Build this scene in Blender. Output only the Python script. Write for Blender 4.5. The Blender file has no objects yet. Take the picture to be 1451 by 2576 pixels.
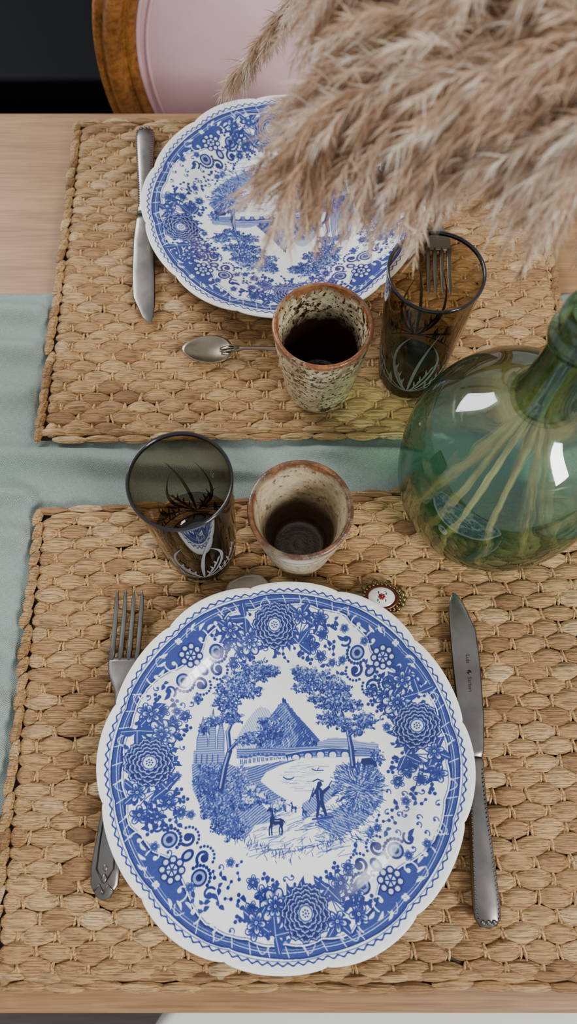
import bpy, math, random
import numpy as np
from mathutils import Vector, Matrix, noise
random.seed(7)
TZ=0.75
D=bpy.data
scn=bpy.context.scene
pi=math.pi
def lin(c):
    c/=255.0
    return c/12.92 if c<=0.04045 else ((c+0.055)/1.055)**2.4
def C(r,g,b): return (lin(r),lin(g),lin(b),1.0)

# ------------------------------------------------------------ materials
class M:
    def __init__(s,name):
        s.m=D.materials.new(name); s.m.use_nodes=True
        s.nt=s.m.node_tree; s.b=s.nt.nodes['Principled BSDF']; s.out=s.nt.nodes['Material Output']
    def n(s,t,**kw):
        nd=s.nt.nodes.new(t)
        for k,v in kw.items():
            if k.startswith('i_'): nd.inputs[int(k[2:])].default_value=v
            else: setattr(nd,k,v)
        return nd
    def l(s,a,b): s.nt.links.new(a,b)
    def coord(s,scale=(1,1,1),rot=(0,0,0),kind='Object'):
        tc=s.n('ShaderNodeTexCoord'); mp=s.n('ShaderNodeMapping')
        mp.inputs['Scale'].default_value=scale; mp.inputs['Rotation'].default_value=rot
        s.l(tc.outputs[kind],mp.inputs['Vector']); return mp.outputs['Vector']
    def noise(s,vec,scale=5,detail=4,rough=.5,dist=0):
        nd=s.n('ShaderNodeTexNoise'); nd.inputs['Scale'].default_value=scale
        nd.inputs['Detail'].default_value=detail; nd.inputs['Roughness'].default_value=rough
        nd.inputs['Distortion'].default_value=dist
        if vec is not None: s.l(vec,nd.inputs['Vector'])
        return nd.outputs['Fac']
    def ramp(s,fac,stops):
        r=s.n('ShaderNodeValToRGB'); e=r.color_ramp.elements
        while len(e)<len(stops): e.new(0.5)
        for i,(p,c) in enumerate(stops): e[i].position=p; e[i].color=c
        s.l(fac,r.inputs['Fac']); return r.outputs['Color']
    def mix(s,fac,a,b,mode='MIX'):
        m=s.n('ShaderNodeMix',data_type='RGBA',blend_type=mode)
        for inp,v in ((m.inputs[0],fac),(m.inputs[6],a),(m.inputs[7],b)):
            if isinstance(v,(int,float,tuple)): inp.default_value=v
            else: s.l(v,inp)
        return m.outputs[2]
    def math(s,op,a,b=0.0,clamp=False):
        m=s.n('ShaderNodeMath',operation=op,use_clamp=clamp)
        for inp,v in ((m.inputs[0],a),(m.inputs[1],b)):
            if isinstance(v,(int,float)): inp.default_value=v
            else: s.l(v,inp)
        return m.outputs[0]
    def bump(s,h,strength=.3,dist=.002,target=None):
        b=s.n('ShaderNodeBump'); b.inputs['Strength'].default_value=strength; b.inputs['Distance'].default_value=dist
        s.l(h,b.inputs['Height']); s.l(b.outputs['Normal'],(target or s.b).inputs['Normal']); return b
    def attr(s,name):
        a=s.n('ShaderNodeAttribute'); a.attribute_name=name; return a
    def set(s,col=None,rough=None,metal=None,coat=None,**kw):
        if col is not None:
            if isinstance(col,tuple): s.b.inputs['Base Color'].default_value=col
            else: s.l(col,s.b.inputs['Base Color'])
        if rough is not None:
            if isinstance(rough,(int,float)): s.b.inputs['Roughness'].default_value=rough
            else: s.l(rough,s.b.inputs['Roughness'])
        if metal is not None: s.b.inputs['Metallic'].default_value=metal
        if coat is not None: s.b.inputs['Coat Weight'].default_value=coat; s.b.inputs['Coat Roughness'].default_value=.06
        for k,v in kw.items(): s.b.inputs[k].default_value=v
        return s.m

def m_wood(name,c1,c2,c3,scale=(3,40,40),rough=.45):
    m=M(name); v=m.coord(scale)
    f=m.noise(v,2.2,6,.6,1.2)
    v2=m.coord((scale[0]*4,scale[1]*9,scale[2]*9)); g=m.noise(v2,3,3,.6)
    col=m.ramp(f,[(.3,c1),(.5,c2),(.7,c3)])
    col=m.mix(.35,col,m.ramp(g,[(.35,c1),(.6,c3)]))
    m.bump(g,.12,.001); return m.set(col,rough)
MAT_TABLE=m_wood('oak',C(106,72,42),C(146,106,66),C(168,128,86),(1.6,22,22))
MAT_CHAIRWOOD=m_wood('carved_oak',C(76,42,14),C(142,88,36),C(182,124,58),(8,8,8),.35)

def m_weave():
    m=M('water_hyacinth'); v=m.coord((40,1300,500))
    f=m.noise(v,1.0,4,.6,.3); a=m.attr('tint').outputs['Fac']
    base=m.ramp(a,[(0,C(132,92,52)),(.25,C(172,128,78)),(.6,C(202,160,104)),(1,C(230,196,146))])
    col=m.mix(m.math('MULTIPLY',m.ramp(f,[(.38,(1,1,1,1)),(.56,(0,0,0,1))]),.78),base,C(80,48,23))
    v3=m.coord((14,40,14)); g=m.noise(v3,1.6,3)
    col=m.mix(m.ramp(g,[(.60,(0,0,0,1)),(.80,(.5,.5,.5,1))]),col,C(92,58,33))
    m.bump(f,1.0,.0018); return m.set(col,.5)
MAT_WEAVE=m_weave()
mm=M('jute_twine'); f=mm.noise(mm.coord((1,1,1)),700,2); MAT_TWINE=mm.set(mm.ramp(f,[(.3,C(106,72,38)),(.7,C(206,166,110))]),.7)
mm=M('weave_gap_shade'); f=mm.noise(mm.coord((60,400,10)),2,2); MAT_GAPSHADE=mm.set(mm.ramp(f,[(.3,C(26,15,8)),(.7,C(48,30,15))]),.8)  # very dark brown: shade between the bundles, put into the colour

def m_fabric():
    m=M('sage_linen'); 
    tc=m.n('ShaderNodeTexCoord'); sx=m.n('ShaderNodeSeparateXYZ'); m.l(tc.outputs['Object'],sx.inputs[0])
    px=m.math('PINGPONG',sx.outputs[0],.0045); py=m.math('PINGPONG',sx.outputs[1],.0045)
    s=m.math('ADD',px,py); s=m.math('MULTIPLY',s,4200); s=m.math('SINE',s)
    s=m.math('MULTIPLY',s,.5); 
    s=m.math('ADD',s,.5)
    n=m.noise(m.coord((1,1,1)),900,2); n2=m.noise(m.coord((1,1,1)),5,4)
    f=m.math('MULTIPLY',m.math('ADD',s,n),.5)
    col=m.ramp(f,[(.2,C(100,114,104)),(.8,C(164,176,166))])
    col=m.mix(.25,col,m.ramp(n2,[(.3,C(100,114,106)),(.7,C(162,172,162))]))
    m.bump(f,.7,.0009); return m.set(col,.9)
MAT_FABRIC=m_fabric()

def m_plate():
    m=M('transferware_glaze'); a=m.attr('ink').outputs['Fac']
    col=m.ramp(a,[(0,C(238,237,232)),(.25,C(144,157,196)),(.5,C(60,80,148)),(.75,C(28,42,114)),(1,C(11,18,74))])
    return m.set(col,.25,coat=.4)
MAT_PLATE=m_plate()

def m_steel(name,c,rough):
    m=M(name); f=m.noise(m.coord((1,1,1)),60,4)
    m.l(m.ramp(f,[(.3,(rough,)*3+(1,)),(.8,(rough+.18,)*3+(1,))]),m.b.inputs['Roughness'])
    g=m.noise(m.coord((1,1,1)),25,5)
    col=m.ramp(g,[(.35,(c[0]*.62,c[1]*.6,c[2]*.58,1)),(.6,c)])
    return m.set(col,None,1.0)
MAT_STEEL=m_steel('brushed_steel',C(134,128,122),.24)
MAT_SILVER=m_steel('tarnished_silver',C(150,136,116),.22)
MAT_GOLD=m_steel('antique_gold',C(128,108,74),.3)
mm=M('bead_dark'); MAT_DARKM=mm.set(C(60,56,52),.4,1.0)

def m_stone(name,inner,h,dark):
    m=M(name); v=m.coord((1,1,1)); tc=m.n('ShaderNodeTexCoord'); sx=m.n('ShaderNodeSeparateXYZ'); m.l(tc.outputs['Object'],sx.inputs[0]); z=sx.outputs[2]
    n1=m.noise(v,45,6,.7); n2=m.noise(v,190,4,.65); n3=m.noise(v,30,4,.6)
    if dark:
        base=m.ramp(n1,[(.28,C(130,96,58)),(.38,C(184,160,118)),(.50,C(214,200,164)),(.8,C(222,214,186))])
        sp=m.ramp(n2,[(.49,(0,0,0,1)),(.54,(1,1,1,1))])
        big=m.ramp(n3,[(.42,(.08,.08,.08,1)),(.58,(1,1,1,1))])
        col=m.mix(m.mix(1.0,sp,big,'MULTIPLY'),base,C(62,38,20))
        spk=m.ramp(m.noise(v,330,2),[(.57,(0,0,0,1)),(.63,(1,1,1,1))]); col=m.mix(spk,col,C(70,42,22))
    else:
        base=m.ramp(n1,[(.3,C(132,108,78)),(.46,C(184,166,132)),(.75,C(206,194,166))])
        sp=m.ramp(n2,[(.57,(0,0,0,1)),(.66,(1,1,1,1))]); col=m.mix(sp,base,C(124,90,56))
    zz=m.math('ADD',z,m.math('MULTIPLY',m.math('SUBTRACT',n1,.5),.03))
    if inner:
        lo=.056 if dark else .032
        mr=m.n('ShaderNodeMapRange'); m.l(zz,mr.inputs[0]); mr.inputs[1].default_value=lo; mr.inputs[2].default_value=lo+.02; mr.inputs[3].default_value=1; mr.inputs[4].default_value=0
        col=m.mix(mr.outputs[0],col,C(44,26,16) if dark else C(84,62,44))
    mr=m.n('ShaderNodeMapRange'); m.l(zz,mr.inputs[0]); mr.inputs[1].default_value=h-.008; mr.inputs[2].default_value=h-.001
    rim=[(.38,C(70,34,14)),(.52,C(124,68,30)),(.72,C(166,112,62))] if dark else [(.38,C(40,22,12)),(.52,C(88,52,28)),(.72,C(146,104,66))]
    col=m.mix(mr.outputs[0],col,m.ramp(n1,rim))
    m.bump(n2,.6,.002); return m.set(col,.28,coat=.35)

def m_thin(name,tint,edge,rough=.01,refr=0.0,wob=0,f0=.05,ior=1.12,grz=.75,pw=2.2):
    m=M(name); m.nt.nodes.remove(m.b)
    lw=m.n('ShaderNodeLayerWeight'); lw.inputs['Blend'].default_value=.5
    fp=m.math('POWER',lw.outputs['Facing'],pw)
    col=m.mix(fp,tint,edge)
    tr=m.n('ShaderNodeBsdfTransparent'); m.l(col,tr.inputs['Color'])
    base=tr.outputs[0]
    gs=m.n('ShaderNodeBsdfGlossy'); gs.inputs['Roughness'].default_value=rough; gs.inputs['Color'].default_value=(1,1,1,1)
    if refr>0:
        rf=m.n('ShaderNodeBsdfRefraction'); rf.inputs['IOR'].default_value=ior; rf.inputs['Roughness'].default_value=0.0
        m.l(col,rf.inputs['Color'])
        mx=m.n('ShaderNodeMixShader'); mx.inputs[0].default_value=refr; m.l(base,mx.inputs[1]); m.l(rf.outputs[0],mx.inputs[2]); base=mx.outputs[0]
        if wob:
            b=m.n('ShaderNodeBump'); b.inputs['Strength'].default_value=wob; b.inputs['Distance'].default_value=.01
            m.l(m.noise(m.coord((1,1,1)),26,2),b.inputs['Height']); m.l(b.outputs[0],rf.inputs['Normal'])
    fac=m.math('ADD',m.math('MULTIPLY',m.math('POWER',lw.outputs['Facing'],5.0),grz),f0,True)
    mx=m.n('ShaderNodeMixShader'); m.l(fac,mx.inputs[0]); m.l(base,mx.inputs[1]); m.l(gs.outputs[0],mx.inputs[2])
    m.l(mx.outputs[0],m.out.inputs['Surface']); return m.m
MAT_SMOKE=m_thin('smoked_glass',(.76,.71,.62,1),(.44,.39,.32,1),f0=.055)
MAT_SMOKEIN=m_thin('smoked_glass_inside',(.80,.75,.66,1),(.50,.45,.38,1),f0=.025,grz=.3)
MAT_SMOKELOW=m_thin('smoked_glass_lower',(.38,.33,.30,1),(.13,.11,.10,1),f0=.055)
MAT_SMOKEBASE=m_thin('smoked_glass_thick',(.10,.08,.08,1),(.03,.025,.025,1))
MAT_GREEN=m_thin('green_glass',(.84,.94,.85,1),(.26,.44,.30,1),refr=.6,wob=.7,f0=.07,ior=1.14,pw=2.6)
MAT_GREENIN=m_thin('green_glass_inside',(.88,.96,.90,1),(.40,.58,.44,1),refr=.5,wob=.6,f0=.012,ior=1.10,grz=.25)
MAT_GREENBASE=m_thin('green_glass_thick',(.34,.74,.60,1),(.16,.42,.30,1),refr=.5,wob=.5,f0=.02)
MAT_GREENNECK=m_thin('green_glass_neck',(.58,.76,.60,1),(.12,.24,.14,1),refr=.3,f0=.06)
mm=M('black_rim'); MAT_RIM=mm.set((.006,.005,.006,1),.15,coat=.15)
mm=M('etched_leaf'); MAT_ETCH=mm.set((.17,.165,.16,1),.5)

mm=M('pink_velvet'); f=mm.noise(mm.coord((1,1,1)),9,4); g=mm.noise(mm.coord((1,1,1)),600,2); mm.bump(g,.2,.0005)
MAT_PINK=mm.set(mm.ramp(f,[(.3,C(212,172,176)),(.7,C(228,192,194))]),.75)
mm=M('black_leather'); g=mm.noise(mm.coord((1,1,1)),260,3); mm.bump(g,.15,.0006); MAT_BLACK=mm.set(C(7,7,11),.6)
mm.b.inputs['Specular IOR Level'].default_value=.08
mm=M('white_plastic'); g=mm.noise(mm.coord((1,1,1)),400,2); mm.bump(g,.05,.0005); MAT_WHITE=mm.set(C(228,226,222),.4)
MAT_BEECH=m_wood('beech',C(170,130,90),C(200,160,115),C(215,178,134),(6,6,2))

def m_floor():
    m=M('floor_planks'); v=m.coord((1,1,1)); 
    br=m.n('ShaderNodeTexBrick'); m.l(v,br.inputs['Vector']); br.inputs['Scale'].default_value=1; br.inputs['Brick Width'].default_value=1.3; br.inputs['Row Height'].default_value=.16; br.inputs['Mortar Size'].default_value=.003
    br.inputs['Color1'].default_value=C(72,64,58); br.inputs['Color2'].default_value=C(96,86,78); br.inputs['Mortar'].default_value=C(30,27,25)
    g=m.noise(m.coord((3,40,1)),3,6,.6,.6); col=m.mix(.5,br.outputs['Color'],m.ramp(g,[(.3,C(50,44,40)),(.7,C(110,98,90))]))
    m.bump(g,.15,.002); return m.set(col,.5)
MAT_FLOOR=m_floor()
mm=M('wall_paint'); g=mm.noise(mm.coord((1,1,1)),80,3); mm.bump(g,.05,.001); MAT_WALL=mm.set(C(222,218,212),.9)
def m_pampas():
    m=M('pampas_fibre'); m.nt.nodes.remove(m.b); a=m.attr('tint').outputs['Fac']
    col=m.ramp(a,[(0,C(140,106,80)),(.35,C(196,162,132)),(.7,C(224,200,174)),(1,C(246,236,220))])
    d=m.n('ShaderNodeBsdfDiffuse'); t=m.n('ShaderNodeBsdfTranslucent'); m.l(col,d.inputs[0]); m.l(col,t.inputs[0])
    mx=m.n('ShaderNodeMixShader'); mx.inputs[0].default_value=.4; m.l(d.outputs[0],mx.inputs[1]); m.l(t.outputs[0],mx.inputs[2]); m.l(mx.outputs[0],m.out.inputs['Surface']); return m.m
MAT_PAMPAS=m_pampas()
mm=M('dry_stem'); f=mm.noise(mm.coord((60,60,6)),3,3); MAT_STEM=mm.set(mm.ramp(f,[(.3,C(146,118,74)),(.7,C(196,170,118))]),.6)

# ------------------------------------------------------------ mesh builder
class MB:
    def __init__(s): s.v=[]; s.f=[]; s.mi=[]; s.mats=[]; s.tint=[]
    def mat(s,m):
        if m not in s.mats: s.mats.append(m)
        return s.mats.index(m)
    def add(s,vs,fs,m,tint=.5):
        o=len(s.v); s.v.extend([tuple(v) for v in vs]); k=s.mat(m)
        s.f.extend([tuple(i+o for i in f) for f in fs]); s.mi.extend([k]*len(fs)); s.tint.extend([tint]*len(vs))
    def lathe(s,prof,m,seg=64,c=(0,0,0),close=False,squash=1):
        vs=[];fs=[];n=len(prof)
        for i in range(seg):
            a=2*pi*i/seg
            for r,z in prof: vs.append((c[0]+r*math.cos(a),c[1]+r*math.sin(a)*squash,c[2]+z))
        for i in range(seg):
            j=(i+1)%seg
            for k in range(n-1 if not close else n):
                l=(k+1)%n
                fs.append((i*n+k,j*n+k,j*n+l,i*n+l))
        s.add(vs,fs,m)
    def loft(s,rings,m,closed_path=False,caps=True,tint=.5):
        n=len(rings[0]); vs=[p for r in rings for p in r]; fs=[]; R=len(rings)
        for i in range(R if closed_path else R-1):
            j=(i+1)%R
            for k in range(n):
                l=(k+1)%n; fs.append((i*n+k,i*n+l,j*n+l,j*n+k))
        if caps and not closed_path:
            fs.append(tuple(range(n))[::-1]); fs.append(tuple((R-1)*n+k for k in range(n)))
        s.add(vs,fs,m,tint)
    def sweepY(s,st,m,n=12,p=2.0):
        rings=[]
        for x,y,z,w,t in st:
            r=[]
            for k in range(n):
                a=2*pi*k/n; ca,sa=math.cos(a),math.sin(a)
                r.append((x+w*math.copysign(abs(ca)**(2/p),ca),y,z+t*math.copysign(abs(sa)**(2/p),sa)))
            rings.append(r)
        s.loft(rings,m)
    def tube(s,pts,rad,m,n=8):
        pts=[Vector(p) for p in pts]; rings=[]
        for i,p in enumerate(pts):
            t=(pts[min(i+1,len(pts)-1)]-pts[max(i-1,0)]).normalized()
            u=t.cross(Vector((0,0,1)))
            if u.length<1e-3: u=t.cross(Vector((0,1,0)))
            u.normalize(); w=t.cross(u); r=rad[i] if isinstance(rad,(list,tuple)) else rad
            rings.append([p+u*r*math.cos(2*pi*k/n)+w*r*math.sin(2*pi*k/n) for k in range(n)])
        s.loft(rings,m)
    def ball(s,c,r,m,n=8,sc=(1,1,1)):
        prof=[(r*math.sin(pi*i/n),-r*math.cos(pi*i/n)) for i in range(n+1)]
        vs=[];fs=[];k=len(prof);seg=2*n
        for i in range(seg):
            a=2*pi*i/seg
            for q,z in prof: vs.append((c[0]+q*math.cos(a)*sc[0],c[1]+q*math.sin(a)*sc[1],c[2]+z*sc[2]))
        for i in range(seg):
            j=(i+1)%seg
            for t in range(k-1): fs.append((i*k+t,j*k+t,j*k+t+1,i*k+t+1))
        s.add(vs,fs,m)
    def rbox(s,lo,hi,m,r=.01,n=5,rc=None):
        cx,cy=(lo[0]+hi[0])/2,(lo[1]+hi[1])/2; hx,hy=(hi[0]-lo[0])/2,(hi[1]-lo[1])/2
        rc=rc or r; rings=[]; nn=n if rc==r else 12
        def ring(ins,z):
            out=[]
            for qx,qy,a0 in ((1,1,0),(-1,1,pi/2),(-1,-1,pi),(1,-1,3*pi/2)):
                for i in range(nn+1):
                    a=a0+pi/2*i/nn; out.append((cx+qx*(hx-rc)+(rc-ins)*math.cos(a),cy+qy*(hy-rc)+(rc-ins)*math.sin(a),z))
            return out
        for i in range(n+1):
            a=pi/2*i/n; rings.append(ring(r*(1-math.sin(a))*.999,lo[2]+r*(1-math.cos(a))))
        for i in range(n+1):
            a=pi/2*i/n; rings.append(ring(r*(1-math.cos(a))*.999,hi[2]-r*(1-math.sin(a))))
        s.loft(rings,m)
    def build(s,name,loc=(0,0,0),rot=(0,0,0),smooth=True,parent=None,tint=False):
        me=D.meshes.new(name); me.from_pydata(s.v,[],s.f)
        for m in s.mats: me.materials.append(m)
        me.polygons.foreach_set('material_index',s.mi)
        me.polygons.foreach_set('use_smooth',[smooth]*len(s.f))
        if tint:
            a=me.attributes.new('tint','FLOAT','POINT'); a.data.foreach_set('value',s.tint)
        me.update()
        o=D.objects.new(name,me); scn.collection.objects.link(o); o.location=loc; o.rotation_euler=rot
        if parent: o.parent=parent
        return o
def empty(name,loc=(0,0,0),rot=(0,0,0)):
    e=D.objects.new(name,None); scn.collection.objects.link(e); e.location=loc; e.rotation_euler=rot; e.empty_display_size=.05; return e

# ------------------------------------------------------------ room + table
b=MB(); b.add([(-3,-2.5,0),(3,-2.5,0),(3,3,0),(-3,3,0)],[(0,1,2,3)],MAT_FLOOR); b.build('floor',smooth=False)
b=MB(); b.add([(-3,3,0),(3,3,0),(3,3,2.6),(-3,3,2.6)],[(0,1,2,3)],MAT_WALL); b.build('wall_back',smooth=False)
b=MB(); b.rbox((-3,2.98,0),(3,2.998,.1),MAT_WHITE,.004); b.build('baseboard_back')
b=MB()
b.rbox((-.85,-.135,-.035),(.95,.681,0),MAT_TABLE,.004)
b.rbox((-.78,-.07,-.11),(.88,-.045,-.036),MAT_TABLE,.003); b.rbox((-.78,.585,-.11),(.88,.61,-.036),MAT_TABLE,.003)
b.rbox((-.80,-.07,-.11),(-.775,.61,-.036),MAT_TABLE,.003); b.rbox((.875,-.07,-.11),(.90,.61,-.036),MAT_TABLE,.003)
for x in (-.80,.90):
    for y in (-.08,.62): b.rbox((x-.03,y-.03,-.75),(x+.03,y+.03,-.036),MAT_TABLE,.004)
b.build('dining_table',loc=(0,0,TZ))

# ------------------------------------------------------------ mats
FAR=[(-.2196,.6587),(.243,.664),(.262,.300),(-.2186,.2927)]   # TL TR BR BL
NEAR=[(-.2105,.2284),(.275,.257),(.270,-.119),(-.205,-.119)]
MZ=.0032
def bil(q,s,t):
    x=(q[0][0]*(1-s)+q[1][0]*s)*(1-t)+(q[3][0]*(1-s)+q[2][0]*s)*t
    y=(q[0][1]*(1-s)+q[1][1]*s)*(1-t)+(q[3][1]*(1-s)+q[2][1]*s)*t
    return x,y
def build_mat(q,seed):
    rng=np.random.default_rng(seed); b=MB()
    NL,NR=12,16
    lf=np.linspace(-1,1,NL+1); ang=np.linspace(-.15,pi+.15,NR+1)
    fs=[(i*(NR+1)+k,i*(NR+1)+k+1,(i+1)*(NR+1)+k+1,(i+1)*(NR+1)+k) for i in range(NL) for k in range(NR)]
    def bundle(cx,cy,th,a,w,c,z,tw=0,mat=MAT_WEAVE,pinch=.26,ridge=.12):
        prof=pinch+(1-pinch)*(1-np.abs(lf)**2.1)**.9
        bend=rng.normal(0,.0007)
        ph=rng.uniform(0,6.28); kk=rng.integers(6,11)
        rr=1+ridge*np.sin(kk*ang[None,:]+ph+lf[:,None]*rng.uniform(-2.2,2.2))
        Y=np.cos(ang)[None,:]*w*prof[:,None]*rr; Z=z+np.sin(ang)[None,:]*c*(prof[:,None]**1.5)*rr
        X=np.repeat(lf[:,None]*a,NR+1,1); Y=Y+tw*X+rng.normal(0,.0005)+bend*(1-lf[:,None]**2)
        ct,st=math.cos(th),math.sin(th)
        P=np.stack([cx+X*ct-Y*st,cy+X*st+Y*ct,Z],-1).reshape(-1,3)
        b.add(P.tolist(),fs,mat,float(np.clip(rng.normal(.5,.17),0,1)))
    W=q[1][0]-q[0][0]; H=q[0][1]-q[3][1]
    ncol=round(W/.0270); nrow=round(H/.0107)
    e=.016; 
    for j in range(nrow):
        t=e+(j+.5)/nrow*(1-2*e); th=math.atan2((q[1][1]-q[0][1])*(1-t)+(q[2][1]-q[3][1])*t,W)
        off=.5 if j%2 else 0
        js=rng.normal(0,.0012,ncol+3)
        for k in range(-1 if off else 0,ncol):
            s0=(k+off)/ncol; s1=(k+1+off)/ncol
            s0=max(s0+js[k+1],0) if s0>0 else 0; s1=min(s1+js[k+2],1) if s1<1 else 1
            s0=.012+s0*.976; s1=.012+s1*.976
            if s1-s0<.01: continue
            cx,cy=bil(q,(s0+s1)/2,t)
            bundle(cx,cy,th,(s1-s0)*W/2*1.03,.0076*rng.uniform(.82,1.10),.0050*rng.uniform(.80,1.06),.0028,rng.uniform(-.10,.10))
            tx,ty=bil(q,s1,t); ya=rng.normal(0,.12)
            for d in (-1,1):
                bundle(tx+d*.0010,ty,th+pi/2+ya,.0058,.0013,.0018,.0036+.0004*d,d*.16,MAT_TWINE,.35,0)
    n2=round(H/.0125)
    for k in range(n2):
        for sx in (.004,.996):
            cx,cy=bil(q,sx,(k+.5)/n2); bundle(cx,cy,pi/2+rng.uniform(-.12,.12)-.25,.0085,.0036,.0042,.0036,0,MAT_WEAVE,.4)
    n3=round(W/.027)
    for k in range(n3):
        for r,ty in enumerate((.004,.020,.980,.996)):
            cx,cy=bil(q,(k+.5+.5*(r%2))/n3 if k<n3-1 else (k+.5)/n3,ty); bundle(cx,cy,th+rng.uniform(-.05,.05),.0145,.0034,.0040,.0038,0,MAT_WEAVE,.4)
    i=.006
    base=[bil(q,i,i),bil(q,1-i,i),bil(q,1-i,1-i),bil(q,i,1-i)]
    vs=[(x,y,z) for z in (.0002,.0022) for x,y in base]
    b.add(vs,[(3,2,1,0),(4,5,6,7)][::-1]+[(0,1,5,4),(1,2,6,5),(2,3,7,6),(3,0,4,7)],MAT_GAPSHADE)  # added sheet that closes the view through the weave, coloured as gap shade
    return b.build('woven_placemat',loc=(0,0,TZ+MZ),tint=True)
build_mat(NEAR,1); build_mat(FAR,2)
MT=MZ+.0092  # resting height on mats

# ------------------------------------------------------------ runner
def build_runner():
    nx,ny=520,170; x0,x1,y0,y1=-.84,.94,-.01,.449
    def rect(x,y,q):
        xs0=min(q[0][0],q[3][0]);xs1=max(q[1][0],q[2][0]);ys0=min(q[3][1],q[2][1]);ys1=max(q[0][1],q[1][1])
        dx=max(xs0-x,0,x-xs1);dy=max(ys0-y,0,y-ys1);return math.hypot(dx,dy)
    vs=[]
    for i in range(nx+1):
        for j in range(ny+1):
            x=x0+(x1-x0)*i/nx;y=y0+(y1-y0)*j/ny
            m=min(rect(x,y,NEAR),rect(x,y,FAR)); m=min(m/.010,1); m=m*m*(3-2*m)
            g=math.hypot((x-.159),(y-.234)); g=max(0,min((g-.05)/.03,1)); m*=g
            w=noise.noise(Vector((x*2.2+3,y*9,0)))
            h=.012*(.5+.5*math.sin(y*125+x*11+6*w))**2+.008*max(0,noise.noise(Vector((x*4,y*24,5))))+.003*abs(noise.noise(Vector((x*12,y*34,2))))
            ez=min(y1-y,y-y0); 
            hem=.0008 if ez<.022 else 0
            if abs(ez-.0225)<.0015: hem=-.0003
            yy=y+.003*noise.noise(Vector((x*4,0,9)))*(1 if y>.3 else .5)
            vs.append((x,yy,.0010+hem+m*h*min(1,ez/.03+.15)))
    n=ny+1; fs=[(i*n+j,(i+1)*n+j,(i+1)*n+j+1,i*n+j+1) for i in range(nx) for j in range(ny)]
    b=MB(); b.add(vs,fs,MAT_FABRIC); o=b.build('table_runner',loc=(0,0,TZ))
    so=o.modifiers.new('s','SOLIDIFY'); so.thickness=.0006; so.offset=1
build_runner()

# ------------------------------------------------------------ plate pattern
S=1600
ink=np.zeros((S,S),dtype=np.float32)
PX=2.0/S
def grid(x0,x1,y0,y1):
    i0=max(int((x0+1)/PX)-2,0);i1=min(int((x1+1)/PX)+3,S);j0=max(int((y0+1)/PX)-2,0);j1=min(int((y1+1)/PX)+3,S)
    if i1<=i0 or j1<=j0: return None
    xs=(np.arange(i0,i1)+.5)*PX-1; ys=(np.arange(j0,j1)+.5)*PX-1
    X,Y=np.meshgrid(xs,ys); return (slice(j0,j1),slice(i0,i1)),X,Y
def put(sl,a,v): ink[sl]=ink[sl]*(1-a)+v*a
def disc(x,y,r,v,ry=None,rot=0):
    ry=ry or r; R=max(r,ry); g=grid(x-R,x+R,y-R,y+R)
    if g is None: return
    sl,X,Y=g; c,s=math.cos(rot),math.sin(rot); U=((X-x)*c+(Y-y)*s)/r; V=(-(X-x)*s+(Y-y)*c)/ry
    d=(1-np.sqrt(U*U+V*V))*min(r,ry); put(sl,np.clip(d/PX+.5,0,1),v)
def line(pts,w,v,taper=False):
    n=len(pts)-1
    for i in range(n):
        (x0,y0),(x1,y1)=pts[i],pts[i+1]; ww=w*(1-.8*i/max(n,1)) if taper else w
        g=grid(min(x0,x1)-ww,max(x0,x1)+ww,min(y0,y1)-ww,max(y0,y1)+ww)
        if g is None: continue
        sl,X,Y=g; dx,dy=x1-x0,y1-y0; L=dx*dx+dy*dy+1e-12
        t=np.clip(((X-x0)*dx+(Y-y0)*dy)/L,0,1); d=np.hypot(X-x0-t*dx,Y-y0-t*dy)
        put(sl,np.clip((ww/2-d)/PX+.5,0,1),v)
rngp=np.random.default_rng(5)
def poly(pts,v,hatch=0,ha=.8,tex=0):
    xs=[p[0] for p in pts];ys=[p[1] for p in pts]; g=grid(min(xs),max(xs),min(ys),max(ys))
    if g is None: return
    sl,X,Y=g; ins=np.zeros(X.shape,bool); n=len(pts)
    for i in range(n):
        x0,y0=pts[i];x1,y1=pts[(i+1)%n]
        if y0==y1: continue
        c=((Y>=min(y0,y1))&(Y<max(y0,y1)))&(X<(x1-x0)*(Y-y0)/(y1-y0)+x0); ins^=c
    a=ins.astype(np.float32); val=v
    if hatch: val=v+hatch*np.sin((X*math.cos(ha)+Y*math.sin(ha))*520+1.5*np.sin(X*25+Y*17))
    if tex: val=val+tex*rngp.standard_normal(X.shape)
    put(sl,a,np.clip(val,0,1))
def leaf(x,y,a,L,w,v=.75,rib=True):
    p=[];q=[]
    for i in range(9):
        t=i/8; ww=w*math.sin(pi*t**.8)*.5; cx=x+math.cos(a)*L*t-math.sin(a)*.12*L*math.sin(pi*t); cy=y+math.sin(a)*L*t+math.cos(a)*.12*L*math.sin(pi*t)
        p.append((cx-math.sin(a)*ww,cy+math.cos(a)*ww)); q.append((cx+math.sin(a)*ww,cy-math.cos(a)*ww))
    poly(p+q[::-1],v)
    if rib: line([(x,y),(x+math.cos(a)*L*.8-math.sin(a)*.1*L,y+math.sin(a)*L*.8+math.cos(a)*.1*L)],.004,.15)
def flower(x,y,r,n=5,v=.5,a0=0):
    for k in range(n):
        a=a0+2*pi*k/n; disc(x+math.cos(a)*r*.58,y+math.sin(a)*r*.58,r*.46,.95,r*.36,a)
    for k in range(n):
        a=a0+2*pi*k/n; disc(x+math.cos(a)*r*.60,y+math.sin(a)*r*.60,r*.38,v,r*.28,a); disc(x+math.cos(a)*r*.75,y+math.sin(a)*r*.75,r*.20,.08,r*.18,a)
        line([(x,y),(x+math.cos(a)*r*.7,y+math.sin(a)*r*.7)],.005,.85)
    disc(x,y,r*.26,.9); disc(x,y,r*.16,.05); disc(x,y,r*.07,.9)
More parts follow.
